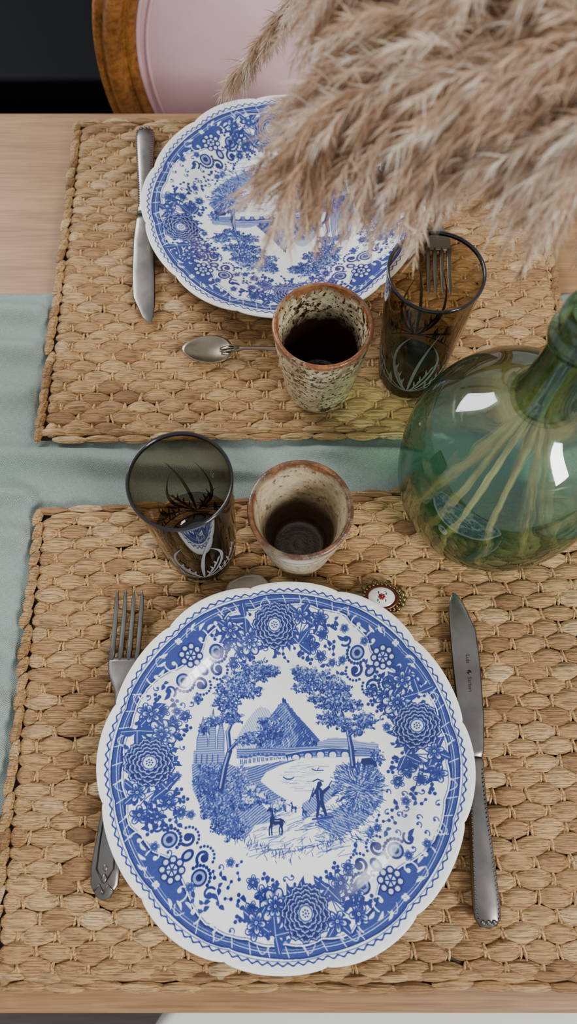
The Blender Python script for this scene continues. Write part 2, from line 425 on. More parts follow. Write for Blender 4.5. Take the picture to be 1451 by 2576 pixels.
def peony(x,y,r,seed=0):
    g=grid(x-r*1.15,x+r*1.15,y-r*1.15,y+r*1.15); sl,X,Y=g
    dd=np.hypot(X-x,Y-y); th=np.arctan2(Y-y,X-x)
    R=5
    for k in range(R):
        rk=r*(1-.155*k); n=12-k; ph=seed+k*.9
        e=rk*(.90+.13*np.abs(np.sin(n*th/2+ph))+.02*np.sin(3*n*th+ph))
        a=np.clip((e-dd)/PX+.5,0,1); t=np.clip((e-dd)/(r*.155),0,1)
        val=np.where(e-dd<.0058,1.0,np.where(t<.34,.05,.05+.98*((t-.34)/.66)**1.1+.18*np.sin(n*4*th)*(t-.3)))
        put(sl,a,np.clip(val,0,1))
    disc(x,y,r*.29,.6); disc(x,y,r*.24,.04)
    for k in range(7):
        a=k*.9; disc(x+math.cos(a)*r*.12,y+math.sin(a)*r*.12,r*.035,.8)
    disc(x,y,r*.04,.8)
def spiral(x,y,r,a0,turn,w,v,n=22,dirn=1):
    p=[(x+r*(1-.85*i/n)*math.cos(a0+dirn*turn*i/n),y+r*(1-.85*i/n)*math.sin(a0+dirn*turn*i/n)) for i in range(n+1)]
    line(p,w,v); disc(p[-1][0],p[-1][1],w*1.4,v)
def pol(r,a): return (r*math.cos(a),r*math.sin(a))
# --- border
sl,X,Y=grid(-1,1,-1,1); RR=np.hypot(X,Y); TH=np.arctan2(Y,X)
carts=[math.radians(a) for a in (46,133,222,313)]
peos=[math.radians(a) for a in (95,180,15,278)]
def ad(a,b): return (a-b+pi)%(2*pi)-pi
inner=np.full(X.shape,.862,dtype=np.float32)
for c in carts:
    d=np.abs((TH-c+pi)%(2*pi)-pi); inner-= .070*np.clip(1-(d/.36)**2,0,1)+.03*np.clip(1-(d/.16)**2,0,1)
inner+=.012*np.abs(np.sin(TH*14))
outer=.912+.003*np.sin(TH*12)
band=(RR>inner)&(RR<outer)
val=.68+.10*np.sin(RR*900)+.06*rngp.standard_normal(X.shape)
ink[sl]=np.where(band,val,ink[sl])
ed=(np.abs(RR-inner)<.0045)|(np.abs(RR-outer)<.003); ink[sl]=np.where(ed&(RR>.6),.95,ink[sl])
ed2=(np.abs(RR-(inner-.014))<.002)&(RR>.5); ink[sl]=np.where(ed2,.55,ink[sl])
wv=np.abs(RR-(.936+.0055*np.sin(TH*118)))<.0035; ink[sl]=np.where(wv,.85,ink[sl])
wv=np.abs(RR-.924)<.0018; ink[sl]=np.where(wv,.55,ink[sl])
wv=(np.abs(RR-.890)<.0020)|(np.abs(RR-.878)<.0012); ink[sl]=np.where(wv,.08,ink[sl])
for k in range(60):
    a=2*pi*k/60
    if min(abs(ad(a,c)) for c in carts)<.3: continue
    line([pol(.864,a),pol(.908,a+.02)],.005,.05)
for k in range(24):
    a=2*pi*k/24+.1; p=[pol(.870+.030*math.sin(i/8*pi),a+.07*i/8) for i in range(9)]; line(p,.005,.1)
for c in carts:
    for s in (-1,1):
        for (r,da,rr) in ((.845,.27,.045),(.815,.13,.045),(.85,.40,.03)):
            x,y=pol(r,c+s*da); spiral(x,y,rr,c+pi*s*.3,4.2,.008,.03,dirn=s)
        for i in range(5):
            x,y=pol(.875-.02*i,c+s*(.10+.045*i)); leaf(x,y,c+s*(1.2+.2*i),.055,.016,.04,False)
        x,y=pol(.72,c+s*.17); 
        disc(x,y,.040,.85);disc(x,y,.030,.3);disc(x,y,.016,.9)
        for i in range(10):
            aa=c+pi+s*(-1.4+.32*i); disc(x+.055*math.cos(aa),y+.055*math.sin(aa),.0085,.85)
        x,y=pol(.64,c+s*.10); spiral(x,y,.04,c,5,.014,.85,dirn=-s)
        for i in range(8):
            aa=c+pi+s*(-1.2+.35*i); disc(x+.052*math.cos(aa),y+.052*math.sin(aa),.0075,.8)
        x,y=pol(.75,c+s*.29); spiral(x,y,.036,c+pi,4.5,.011,.8,dirn=s)
        leaf(x,y,c+s*1.9,.06,.022,.75,False)
    x,y=pol(.785,c)
    for i in range(8):
        a=c+2*pi*i/8; disc(x+.046*math.cos(a),y+.046*math.sin(a),.022,.9); disc(x+.048*math.cos(a),y+.048*math.sin(a),.013,.12)
    disc(x,y,.036,.95); disc(x,y,.027,.1); 
    for i in range(6): a=2*pi*i/6; line([(x,y),(x+.026*math.cos(a),y+.026*math.sin(a))],.006,.9)
    x,y=pol(.69,c); disc(x,y,.034,.85,.026,c); disc(x,y,.020,.2,.014,c)
    x,y=pol(.885,c)
    for i in range(4): a=c+pi/4+pi/2*i; disc(x+.011*math.cos(a),y+.011*math.sin(a),.009,.05)
def spray(c,s,flip=0):
    base=pol(.70,c+s*.20)
    for (r,da,k) in ((.81,.33,0),(.73,.38,1),(.66,.31,0),(.79,.45,2),(.62,.42,1),(.70,.48,2),(.82,.24,2),(.60,.24,2),(.775,.39,2),(.58,.33,2)):
        p=pol(r,c+s*da); q=[( base[0]+(p[0]-base[0])*t+ .03*math.sin(pi*t)*math.cos(c), base[1]+(p[1]-base[1])*t+.03*math.sin(pi*t)*math.sin(c)) for t in np.linspace(0,1,8)]
        line(q,.005,.75)
        if k==0: flower(p[0],p[1],.048,5,.5,c+r*9)
        elif k==1: flower(p[0],p[1],.036,5,.6,c+da*7)
        else:
            for t in range(3): a=c+t*2.1+r*20; disc(p[0]+.014*math.cos(a),p[1]+.014*math.sin(a),.0095,.8)
        for t in (3,5,6):
            a=math.atan2(p[1]-base[1],p[0]-base[0])+(1.0 if t%2 else -1.0); leaf(q[t][0],q[t][1],a,.036,.020,.78,False)
for pcn in peos:
    for s in (-1,1):
        spray(pcn,s)
for i in range(900):
    r=rngp.uniform(.57,.845); a=rngp.uniform(-pi,pi)
    x,y=pol(r,a); ii=int((x+1)/PX); jj=int((y+1)/PX)
    if ink[max(jj-13,0):jj+13,max(ii-13,0):ii+13].mean()<.05:
        k=i%4; a2=rngp.uniform(0,6.28)
        if k==0: leaf(x,y,a2,.036,.022,.75,False); leaf(x,y,a2+2.2,.03,.018,.7,False)
        elif k==1:
            line([(x,y),(x+.03*math.cos(a2),y+.03*math.sin(a2))],.004,.7); disc(x,y,.009,.8); disc(x+.03*math.cos(a2),y+.03*math.sin(a2),.008,.8)
        elif k==2: flower(x,y,.026,5,.5,a2)
        else: spiral(x,y,.02,a2,4,.005,.7)
for pcn,rp,s in ((peos[0],.755,1),(peos[1],.735,-1),(peos[2],.745,1),(peos[3],.735,-1)):
    x,y=pol(rp,pcn)
    for k,(da,rr) in enumerate(((.215,.70),(-.19,.80),(.20,.82),(-.20,.66),(.33,.78))):
        fx,fy=pol(rr,pcn+da*s); 
        for t in range(3): leaf(fx,fy,pcn+da*6+t*1.5-1.2,.095,.045,.72)
        if k==0: flower(fx,fy,.078,7,.45,pcn); flower(fx,fy,.045,7,.6,pcn+.3)
        if k in (1,4): flower(fx,fy,.048,5,.5,pcn)
    for t in range(5): leaf(x,y,pcn+pi+(-1.3+.6*t),.165,.055,.74)
    peony(x,y,.124,pcn)
# --- centre picture
def T(px,py): return ((px-718)/467.0,-(py-1962)/492.0)
def TP(l): return [T(*p) for p in l]
def foliage(px,py,rx,ry,n,lo=.3,hi=.95,ds=1.0):
    n=int(n*2.2)
    for i in range(n):
        a=rngp.uniform(0,6.28); q=math.sqrt(rngp.uniform(0,1.0))*(1+.22*math.sin(a*7+px)+.12*math.sin(a*13+py)); x=px+rx*q*math.cos(a); y=py+ry*q*math.sin(a)
        v=np.clip(lo+(hi-lo)*(.42+.5*(y-py)/ry*.6+rngp.normal(0,.42)),.0,1); X0,Y0=T(x,y); r1=rngp.uniform(.0022,.0072)*ds; disc(X0,Y0,r1,float(v),r1*rngp.uniform(.4,.7),rngp.uniform(0,3))
def jag(pts,amp,n=5):
    out=[]
    for i in range(len(pts)-1):
        for k in range(n):
            t=k/n; out.append((pts[i][0]*(1-t)+pts[i+1][0]*t+rngp.normal(0,amp),pts[i][1]*(1-t)+pts[i+1][1]*t+rngp.normal(0,amp)))
    out.append(pts[-1]); return out
# sky/mountains
poly(TP([(575,1925),(600,1875),(618,1845),(640,1818),(652,1812),(668,1816),(700,1850),(700,1925)]),.20,.10,.5)
mt=jag([(640,1925),(655,1885),(668,1862),(676,1840),(690,1824),(697,1808),(708,1800),(720,1800),(728,1815),(745,1832),(760,1856),(778,1868),(795,1895),(815,1912),(822,1926)],1.6)
poly(TP(mt+[(822,1930),(640,1930)]),.46,.18,2.3,.10)
poly(TP([(718,1802),(745,1832),(778,1868),(815,1912),(740,1924),(752,1900),(738,1876),(745,1850),(728,1830)]),.68,.14,2.3,.10)
poly(TP([(690,1826),(705,1850),(695,1880),(712,1905),(690,1922),(672,1900),(680,1870)]),.62,.15,2.0,.1)
line(TP(mt),.004,.6)
for i in range(150):
    x=rngp.uniform(650,810); yb=np.interp(x,[640,708,822],[1925,1800,1926])
    y=rngp.uniform(yb+6,1924) if yb<1915 else 1920
    line(TP([(x,y),(x+rngp.uniform(-7,7),y+rngp.uniform(4,14))]),.0032,float(rngp.choice([.1,.25,.8,.9])))
poly(TP([(708,1800),(708,1790),(711,1786),(714,1791),(718,1791),(720,1802)]),.75)
poly(TP(jag([(800,1908),(830,1898),(860,1893),(900,1903),(960,1912)],1.5)+[(960,1935),(800,1930)]),.32,.12,1.5)
poly(TP([(590,1925),(820,1918),(960,1925),(960,1945),(590,1950)]),.45,.16,1.57,.08)
# bridge
line(TP([(690,1948),(760,1934),(840,1926),(900,1930)]),.010,.75); line(TP([(690,1944),(760,1930),(840,1922),(900,1926)]),.004,.1)
for i in range(6):
    x,y=T(712+32*i,1950-4*min(i,3)); disc(x,y,.026,.8,.022); disc(x,y-.006,.020,.08,.018)
# town
for i in range(11):
    x=598+i*11; h=rngp.uniform(10,20); y=1968-i*1.5
    poly(TP([(x,y),(x,y-h),(x+10,y-h),(x+10,y)]),.12); poly(TP([(x-1,y-h),(x+5,y-h-9),(x+11,y-h)]),.7)
    for k in range(2): line(TP([(x+3+4*k,y-h+4),(x+3+4*k,y-4)]),.004,.8)
# river bank & river
poly(TP([(600,1975),(700,1958),(750,1952),(705,1968),(668,1985),(652,2008),(690,2038),(720,2056),(700,2075),(640,2060),(600,2030)]),.48,.18,1.9,.10)
poly(TP([(760,2065),(800,2040),(850,2010),(850,2040),(800,2080),(760,2110)]),.38,.16,.8)
for i in range(40):
    y=1960+rngp.uniform(0,75); x0=np.interp(y,[1958,2000,2035],[740,690,740])+rngp.uniform(0,80); line(TP([(x0,y),(x0+rngp.uniform(12,40),y-1)]),.0026,float(rngp.uniform(.25,.5)))
line(TP([(712,1998),(720,2003),(732,2003),(738,1999)]),.006,.9); line(TP([(785,1977),(796,1981),(815,1980)]),.005,.85); line(TP([(800,1980),(803,1974)]),.004,.85)
# church left
for (x,y,w,h) in ((500,1900,14,60),(526,1880,9,62),(548,1890,9,50)):
    poly(TP([(x-w,y+60),(x-w,y),(x,y-h),(x+w,y),(x+w,y+60)]),.35,.15,1.57)
    line(TP([(x-w,y+60),(x-w,y),(x,y-h),(x+w,y),(x+w,y+60)]),.004,.65)
poly(TP([(478,1990),(478,1930),(520,1915),(560,1935),(560,1990)]),.35,.15,1.57)
for i in range(5): line(TP([(486+14*i,1940),(486+14*i,1970)]),.005,.75)
# ground lower left
poly(TP([(475,1965),(560,1960),(600,1975),(622,2010),(640,2040),(665,2075),(700,2100),(640,2120),(620,2150),(560,2140),(510,2090),(480,2030)]),.42,.2,2.2,.12)
foliage(560,2060,55,75,900,.35); foliage(520,2010,38,45,420,.45); foliage(585,2125,38,30,260,.35); foliage(600,2000,18,35,160,.3,.8)
for (x,y,r) in ((630,2030,24),(655,2048,22),(625,2058,20),(705,2068,18),(690,2075,14)):
    foliage(x,y,r,r*.8,120,.3,.9)
    for i in range(14):
        a=rngp.uniform(0,6.28); q=rngp.uniform(0,.8); xx,yy=T(x+r*q*math.cos(a),y-r*.2+r*.6*q*math.sin(a)); disc(xx,yy,.006,.12)
for i in range(130):
    x=600+rngp.uniform(0,250); y=2085+rngp.uniform(0,115)
    line(TP([(x,y),(x+rngp.uniform(12,50),y-rngp.uniform(2,16))]),.0030,rngp.uniform(.3,.75))
for i in range(90):
    x=570+rngp.uniform(0,290); y=np.interp(x,[570,715,860],[2150,2200,2160])+rngp.normal(0,10); L=rngp.uniform(5,16)
    line(TP([(x,y),(x+rngp.uniform(-5,6),y-L)]),.0032,.75)
# right mound with grasses
poly(TP(jag([(838,1990),(850,1968),(900,1958),(950,1968),(972,2000),(965,2050),(940,2090),(900,2120),(850,2150),(800,2120),(830,2090),(870,2060),(850,2030)],2)),.42,.18,1.2,.14)
for i in range(620):
    x=rngp.uniform(845,968); y=rngp.uniform(1965,2085); a=math.atan2(y-2030,x-905)+rngp.normal(0,.35); L=rngp.uniform(8,20)
    if (x-905)**2/62**2+(y-2025)**2/62**2>1: continue
    line(TP([(x,y),(x+L*math.cos(a),y+L*math.sin(a)*.9)]),.0032,float(rngp.choice([.05,.8,.6,.9])))
for i in range(260):
    x=rngp.uniform(800,945); y=rngp.uniform(2070,2165); L=rngp.uniform(6,18); a=rngp.uniform(2.0,4.2)
    line(TP([(x,y),(x+L*math.cos(a),y-abs(L*math.sin(a)))]),.0034,float(rngp.uniform(.2,.95)))
def trunk(p,w): line(TP(p),w,.9,True); line(TP([(x-2,y) for x,y in p]),w*.3,.3)
trunk([(552,2025),(560,1975),(572,1930),(566,1880),(585,1830),(588,1770),(600,1730)],.034)
trunk([(570,1930),(600,1895),(640,1880),(680,1868)],.018); trunk([(586,1830),(560,1800),(545,1790)],.014); trunk([(590,1775),(640,1740),(680,1720)],.014)
for a in ((640,1715,52,26,420),(678,1712,24,16,120),(590,1750,42,32,360),(560,1795,34,30,300),(620,1770,34,20,190),(575,1840,28,20,170),(548,1765,18,14,60),
          (640,1895,34,18,200),(682,1870,32,26,260),(612,1905,24,12,90),(660,1850,16,9,50),(530,1850,24,14,110),(505,1870,14,16,70)): foliage(*a,.35,1.0,1.1)
trunk([(892,1968),(888,1920),(880,1870),(862,1820),(835,1770),(800,1730)],.030); trunk([(884,1890),(910,1865),(935,1850)],.014); trunk([(868,1835),(840,1840),(820,1845)],.012)
for a in ((775,1725,36,24,240),(815,1745,46,32,430),(760,1760,26,14,110),(858,1765,34,24,300),(850,1800,48,28,400),(900,1808,22,16,120),(925,1850,30,24,260),
          (838,1845,38,20,230),(875,1860,24,18,150),(905,1880,16,12,60),(745,1712,12,14,60),(800,1790,24,14,100)): foliage(*a,.35,1.0,1.1)
foliage(955,1945,18,22,120,.4)
poly(TP([(912,1962),(915,1950),(935,1948),(952,1958),(955,1972),(950,1968),(948,1974),(944,1966),(924,1966),(922,1974),(918,1966)]),.95)
def deer(x,y,s,v=1):
    P=lambda l:TP([(x+a*s,y+b*s) for a,b in l])
    poly(P([(-14,-2),(-12,-14),(-14,-24),(-20,-22),(-21,-26),(-14,-31),(-9,-31),(-7,-26),(-5,-14),(-2,-7),(4,-6),(11,-8),(17,-4),(18,4),(16,12),(17,22),(15,31),(12,31),(13,20),(11,10),(6,6),(-2,7),(-7,7),(-8,18),(-7,31),(-10,31),(-11,18),(-13,8)]),v)
    line(P([(-12,5),(-15,18),(-14,30)]),.006*s,v); line(P([(12,6),(8,17),(10,30)]),.006*s,v)
    line(P([(-12,-30),(-13,-38)]),.003*s,v); line(P([(-9,-30),(-8,-38)]),.003*s,v); line(P([(17,-4),(21,2)]),.005*s,v)
    line(P([(-2,-2),(8,-2)]),.006*s,.35); line(P([(-11,-12),(-11,-22)]),.004*s,.4)
deer(693,2110,1.1); deer(738,2075,.42); deer(765,2085,.35)
poly(TP([(800,2010),(808,2008),(812,2018),(806,2024),(812,2032),(830,2018),(832,2024),(815,2042),(814,2060),(824,2095),(818,2097),(806,2068),(800,2100),(794,2100),(798,2064),(794,2040),(786,2050),(782,2046),(795,2028)]),.95)
line(TP([(788,2009),(800,2003),(814,2009)]),.006,.9); line(TP([(790,2025),(778,2060)]),.005,.9); line(TP([(786,2104),(836,2098)]),.010,.8)
line(TP([(830,2018),(836,2008)]),.006,.9); line(TP([(803,2032),(805,2056)]),.005,.35)
k=ink.copy(); ink=(k*4+np.roll(k,1,0)+np.roll(k,-1,0)+np.roll(k,1,1)+np.roll(k,-1,1))/8

def build_plate_mesh():
    R0=.1320
    topc=[(0,.0055),(.074,.0055),(.082,.0068),(.090,.0105),(.097,.0148),(.104,.0170),(.118,.0202),(.127,.0226),(.1305,.0240),(.1316,.0240),(.1320,.0232)]
    nr,nt=340,1600
    rr=np.linspace(0,1,nr)**.97*R0; rr[0]=1e-5
    xp=np.array([p[0] for p in topc]); zp=np.array([p[1] for p in topc]); fine=np.linspace(0,R0,800); zf=np.interp(fine,xp,zp)
    kk=np.hanning(41); kk/=kk.sum(); zs=np.convolve(np.pad(zf,20,mode='edge'),kk,'valid'); zt=np.interp(rr,fine,zs)
    under=[(.1313,.0215),(.126,.0190),(.111,.0150),(.100,.0105),(.090,.0055),(.082,.0012),(.080,0),(.077,0),(.075,.0018),(.03,.002),(1e-5,.002)]
    rads=np.concatenate([rr,[u[0] for u in under]]); zz=np.concatenate([zt,[u[1] for u in under]])
    th=np.arange(nt)*2*pi/nt
    lob=(np.sqrt(np.abs(np.cos(6*th+.3)))-.8)*.025+.007*np.cos(6*th)+.004
    w=np.clip((rads/R0-.72)/.28,0,1)**1.6
    Rm=rads[:,None]*(1+w[:,None]*lob[None,:]); 
    zc=zz[:,None]+(w[:,None]**2)*lob[None,:]*.04
    V=np.stack([Rm*np.cos(th),Rm*np.sin(th),np.broadcast_to(zc,Rm.shape)],-1).reshape(-1,3)
    n=len(rads); i=np.arange(n-1)[:,None]; j=np.arange(nt)[None,:]; j2=(j+1)%nt
    F=np.stack([i*nt+j,(i+1)*nt+j,(i+1)*nt+j2,i*nt+j2],-1).reshape(-1,4)
    me=D.meshes.new('dinner_plate'); nv=len(V); nf=len(F)
    me.vertices.add(nv); me.vertices.foreach_set('co',V.astype(np.float32).ravel())
    me.loops.add(nf*4); me.loops.foreach_set('vertex_index',F.astype(np.int32).ravel())
    me.polygons.add(nf); me.polygons.foreach_set('loop_start',np.arange(0,nf*4,4,dtype=np.int32)); 
    me.polygons.foreach_set('use_smooth',np.ones(nf,bool))
    me.update(calc_edges=True)
    q=rads/R0; q=np.where(q<.6,q,.6+(q-.6)*(.938-.6)/(.956-.6))
    u=q[:,None]*np.cos(th); v=q[:,None]*np.sin(th)
    fx=np.clip((u+1)/PX-.5,0,S-1.01); fy=np.clip((v+1)/PX-.5,0,S-1.01); ix=fx.astype(int); iy=fy.astype(int); ax=fx-ix; ay=fy-iy
    val=(ink[iy,ix]*(1-ax)+ink[iy,ix+1]*ax)*(1-ay)+(ink[iy+1,ix]*(1-ax)+ink[iy+1,ix+1]*ax)*ay
    val[nr:]=0; val[rads>R0*.975]=0
    a=me.attributes.new('ink','FLOAT','POINT'); a.data.foreach_set('value',val.astype(np.float32).ravel())
    me.materials.append(MAT_PLATE); me.validate(); return me
pm=build_plate_mesh()
for (x,y,r) in ((-.002,.0265,0),(-.005,.531,math.radians(180))):
    o=D.objects.new('dinner_plate',pm); scn.collection.objects.link(o); o.location=(x,y,TZ+MT+.0004); o.rotation_euler=(0,0,r)

# ------------------------------------------------------------ cutlery
def orient(p0,p1):
    dx,dy=p1[0]-p0[0],p1[1]-p0[1]; return math.atan2(-dx,dy)
def knife(p0,p1,L,txt=False):
    b=MB(); hl=L*.47
    st=[(0,0,.005,.001,.001),(0,.0015,.005,.006,.0028),(0,.006,.005,.0092,.004),(0,.015,.005,.0098,.0045),(0,.04,.005,.0088,.0045),(0,.075,.005,.0072,.0040),(0,hl-.012,.005,.0068,.0038),(0,hl-.003,.005,.0076,.0042),(0,hl,.005,.007,.0036)]
    b.sweepY(st,MAT_STEEL,16,2.4)
    bs=[(0,hl-.001,.005,.0062,.0022),(.0005,hl+.006,.005,.0080,.0012),(.001,hl+.03,.005,.0098,.0008),(.001,hl+.07,.005,.0108,.0007),(.0005,hl+.095,.005,.0102,.0007),(-.0015,L-.018,.005,.0080,.0006),(-.0030,L-.007,.005,.0052,.0005),(-.0042,L-.001,.005,.0020,.0004),(-.0045,L,.005,.0003,.0002)]
    b.sweepY(bs,MAT_STEEL,12,2.0)
    for k in range(34):
        y=.006+k*(hl-.014)/33; w=np.interp(y,[s[1] for s in st],[s[3] for s in st])-.0018
        for s in (-1,1): b.ball((s*w,y,.0083),.0008,MAT_STEEL,4)
    for s in (-1,0,1): b.ball((s*.004,.004,.0085),.0019,MAT_STEEL,5)
    r=orient(p0,p1); o=b.build('table_knife',loc=(p0[0],p0[1],TZ+MT-.0003),rot=(0,0,r))
    if txt:
        for s,yy in (('Luis',L-.052),('Sarban',L-.069)):
            cu=D.curves.new('engraving','FONT'); cu.body=s; cu.size=.0042; cu.align_x='LEFT'; cu.materials.append(MAT_DARKM)
            t=D.objects.new('engraving',cu); scn.collection.objects.link(t); t.parent=o; t.location=(.0010,yy+.003,.00585); t.rotation_euler=(0,0,-pi/2)
        c=MB(); c.lathe([(0,.0003),(.0017,.0003),(.0018,0)],MAT_DARKM,16); c.build('engraving_mark',loc=(.0025,L-.0625,.0056),parent=o)
    return o
def fork(p0,p1,L,z0=0,flipx=1):
    b=MB()
    st=[(0,0,.003,.001,.0008),(0,.002,.003,.005,.0015),(0,.010,.0032,.0098,.002),(0,.022,.0035,.0105,.0022),(0,.045,.004,.008,.0022),(0,.075,.005,.0052,.002),(0,.105,.0065,.0036,.0018),(0,L*.58,.0078,.0030,.0017),(0,L*.64,.0070,.0042,.0015),(0,L*.68,.0055,.0088,.0012),(0,L*.71,.0044,.0117,.0011),(0,L*.745,.0036,.0120,.0010),(0,L*.76,.0034,.0118,.0009)]
    b.sweepY(st,MAT_STEEL,16,2.3)
    for k in range(4):
        x=(-1.5+k)*.0066
        b.sweepY([(x,L*.75,.0035,.0025,.0010),(x,L*.80,.0029,.0021,.0010),(x,L*.90,.0030,.0019,.0010),(x,L*.965,.0045,.0016,.0009),(x*.98,L*.99,.0055,.0010,.0006),(x*.98,L,.0060,.0003,.0003)],MAT_STEEL,10,2.4)
    for s in (-1,1):
        b.tube([(s*.001,.012,.0055),(s*.006,.02,.0055),(s*.0055,.035,.0058),(s*.0035,.06,.0062),(s*.002,.085,.0070)],.0006,MAT_DARKM,5)
        b.tube([(s*.007,.006,.0045),(s*.003,.010,.0055),(0,.004,.0052)],.0008,MAT_STEEL,5)
    for k in range(3): b.ball((0,.014+.007*k,.0052),.0022-.0004*k,MAT_STEEL,5,(1,1.5,.5))
    return b.build('table_fork',loc=(p0[0],p0[1],TZ+MT+z0),rot=(0,0,orient(p0,p1)))
knife((.1365,-.081),(.1348,.155),.236,True)
knife((-.1455,.640),(-.131,.410),.234)
fork((-.1285,-.064),(-.1255,.157),.221)
fork((.150,.655),(.139,.436),.219)
def bowl(b,cy,a,w,dep,m):
    vs=[];fs=[];nr,nt=8,32
    for side in (0,1):
        for i in range(nr+1):
            q=i/nr
            for k in range(nt):
                t=2*pi*k/nt; x=w*q*math.cos(t)*(1-.16*math.sin(t)); y=cy+a*q*math.sin(t)
                z=.0012+dep*q*q+ (0 if side==0 else -.0009)
                vs.append((x,y,z))
    n=(nr+1)*nt
    for i in range(nr):
        for k in range(nt):
            l=(k+1)%nt; fs.append((i*nt+k,(i+1)*nt+k,(i+1)*nt+l,i*nt+l)); fs.append((n+i*nt+k,n+i*nt+l,n+(i+1)*nt+l,n+(i+1)*nt+k))
    for k in range(nt):
        l=(k+1)%nt; fs.append((nr*nt+k,n+nr*nt+k,n+nr*nt+l,nr*nt+l))
    b.add(vs,fs,m)
b=MB(); bowl(b,.110,.0225,.0142,.0048,MAT_SILVER)
b.sweepY([(0,.0,.003,.001,.0006),(0,.003,.003,.0052,.001),(0,.012,.003,.0058,.0012),(0,.03,.0045,.0032,.0012),(0,.06,.0075,.0019,.0012),(0,.078,.0075,.0019,.0013),(0,.086,.0066,.0034,.0012),(0,.092,.0056,.0030,.0008),(0,.096,.0045,.0006,.0004)],MAT_SILVER,12)
for s in (-1,0,1): b.tube([(0,.082,.0088),(s*.0028,.089,.0078),(s*.003,.094,.0066),(s*.0016,.099,.0042)],.0007,MAT_SILVER,5)
b.build('teaspoon',loc=(.0375,.3785,TZ+MT),rot=(0,0,pi/2+.0))
mm=M('porcelain_cameo'); MAT_CAMEO=mm.set(C(226,222,216),.15,coat=.6)
mm=M('red_enamel'); MAT_RED=mm.set(C(140,30,34),.3)
mm=M('leaf_enamel'); MAT_LEAF=mm.set(C(60,80,50),.3)
mm=M('copper_band'); MAT_COPPER=mm.set(C(96,50,34),.3,.8)
b=MB(); bowl(b,.120,.0190,.0135,.004,MAT_SILVER)
b.sweepY([(0,.028,.004,.0045,.001),(0,.034,.004,.0025,.0012),(0,.06,.006,.0017,.0012),(0,.09,.0065,.0018,.0012),(0,.102,.005,.0030,.0008),(0,.106,.004,.0006,.0004)],MAT_SILVER,12)
def oval(prof,m,z=0,sc=1.32):
    vs=[];fs=[];n=len(prof);seg=48
    for i in range(seg):
        a=2*pi*i/seg
        for r,zz in prof: vs.append((r*math.cos(a),.015+r*sc*math.sin(a),z+zz))
    for i in range(seg):
        j=(i+1)%seg
        for k in range(n-1): fs.append((i*n+k,j*n+k,j*n+k+1,i*n+k+1))
    b.add(vs,fs,m)
oval([(0,.0015),(.0098,.0015),(.0108,.003),(.0104,.0052),(.0092,.0056),(.0080,.0052)],MAT_COPPER)
oval([(.0001,.0068),(.004,.0066),(.0064,.0060),(.0080,.0050)],MAT_CAMEO)
for i in range(26):
    a=2*pi*i/26; b.ball((.0109*math.cos(a),.015+.0144*math.sin(a),.0042),.0016,MAT_GOLD,5,(1,1,.8))
for i in range(10):
    a=2*pi*i/10+.31; b.ball((.0126*math.cos(a),.015+.0164*math.sin(a),.0036),.0024,MAT_GOLD,5,(1.2,1.2,.5))
for i in range(3): b.ball(((i-1)*.004,-.0025+.001*abs(i-1),.0036),.0028,MAT_GOLD,5,(1,1,.6))
for i in range(7):
    a=i*.9; b.ball((.0016*math.cos(a),.015+.0018*math.sin(a),.0068),.0011,MAT_RED,4,(1,1,.5))
b.ball((0,.015,.0072),.0011,MAT_RED,4)
for a in (.6,2.4,3.9,5.4): b.ball((.0038*math.cos(a),.015+.0045*math.sin(a),.0064),.0011,MAT_LEAF,4,(1.3,.7,.4)); b.ball((.0048*math.cos(a+.4),.015+.0055*math.sin(a+.4),.0062),.0007,MAT_RED,4,(1,1,.5))
b.build('souvenir_spoon',loc=(.0885,.1505,TZ+MT),rot=(0,0,pi/2-.05))

# ------------------------------------------------------------ cups
def cup(loc,h,rt,rb,dark):
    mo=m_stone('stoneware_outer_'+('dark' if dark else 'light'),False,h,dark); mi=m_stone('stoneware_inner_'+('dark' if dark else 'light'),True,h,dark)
    b=MB(); o=[(0.0001,.002),(rb-.004,.002),(rb-.003,0),(rb-.001,0),(rb,.002)]
    for i in range(1,22):
        t=i/21; r=rb+(rt-rb)*(t**.85); o.append((r+.0003*math.sin(t*40),.002+t*(h-.004)))
    o+= [(rt,h-.0008),(rt-.0015,h),(rt-.003,h-.0004)]
    b.lathe(o,mo,72)
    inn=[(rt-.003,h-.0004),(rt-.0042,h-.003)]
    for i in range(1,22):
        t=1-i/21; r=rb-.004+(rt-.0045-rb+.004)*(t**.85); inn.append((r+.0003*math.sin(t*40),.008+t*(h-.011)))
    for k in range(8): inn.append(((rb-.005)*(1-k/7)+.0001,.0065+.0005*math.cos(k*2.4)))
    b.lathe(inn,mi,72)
    return b.build('stoneware_cup',loc=loc)
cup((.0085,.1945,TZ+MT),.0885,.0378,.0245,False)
cup((.0265,.344,TZ+MT),.0945,.0392,.0275,True)

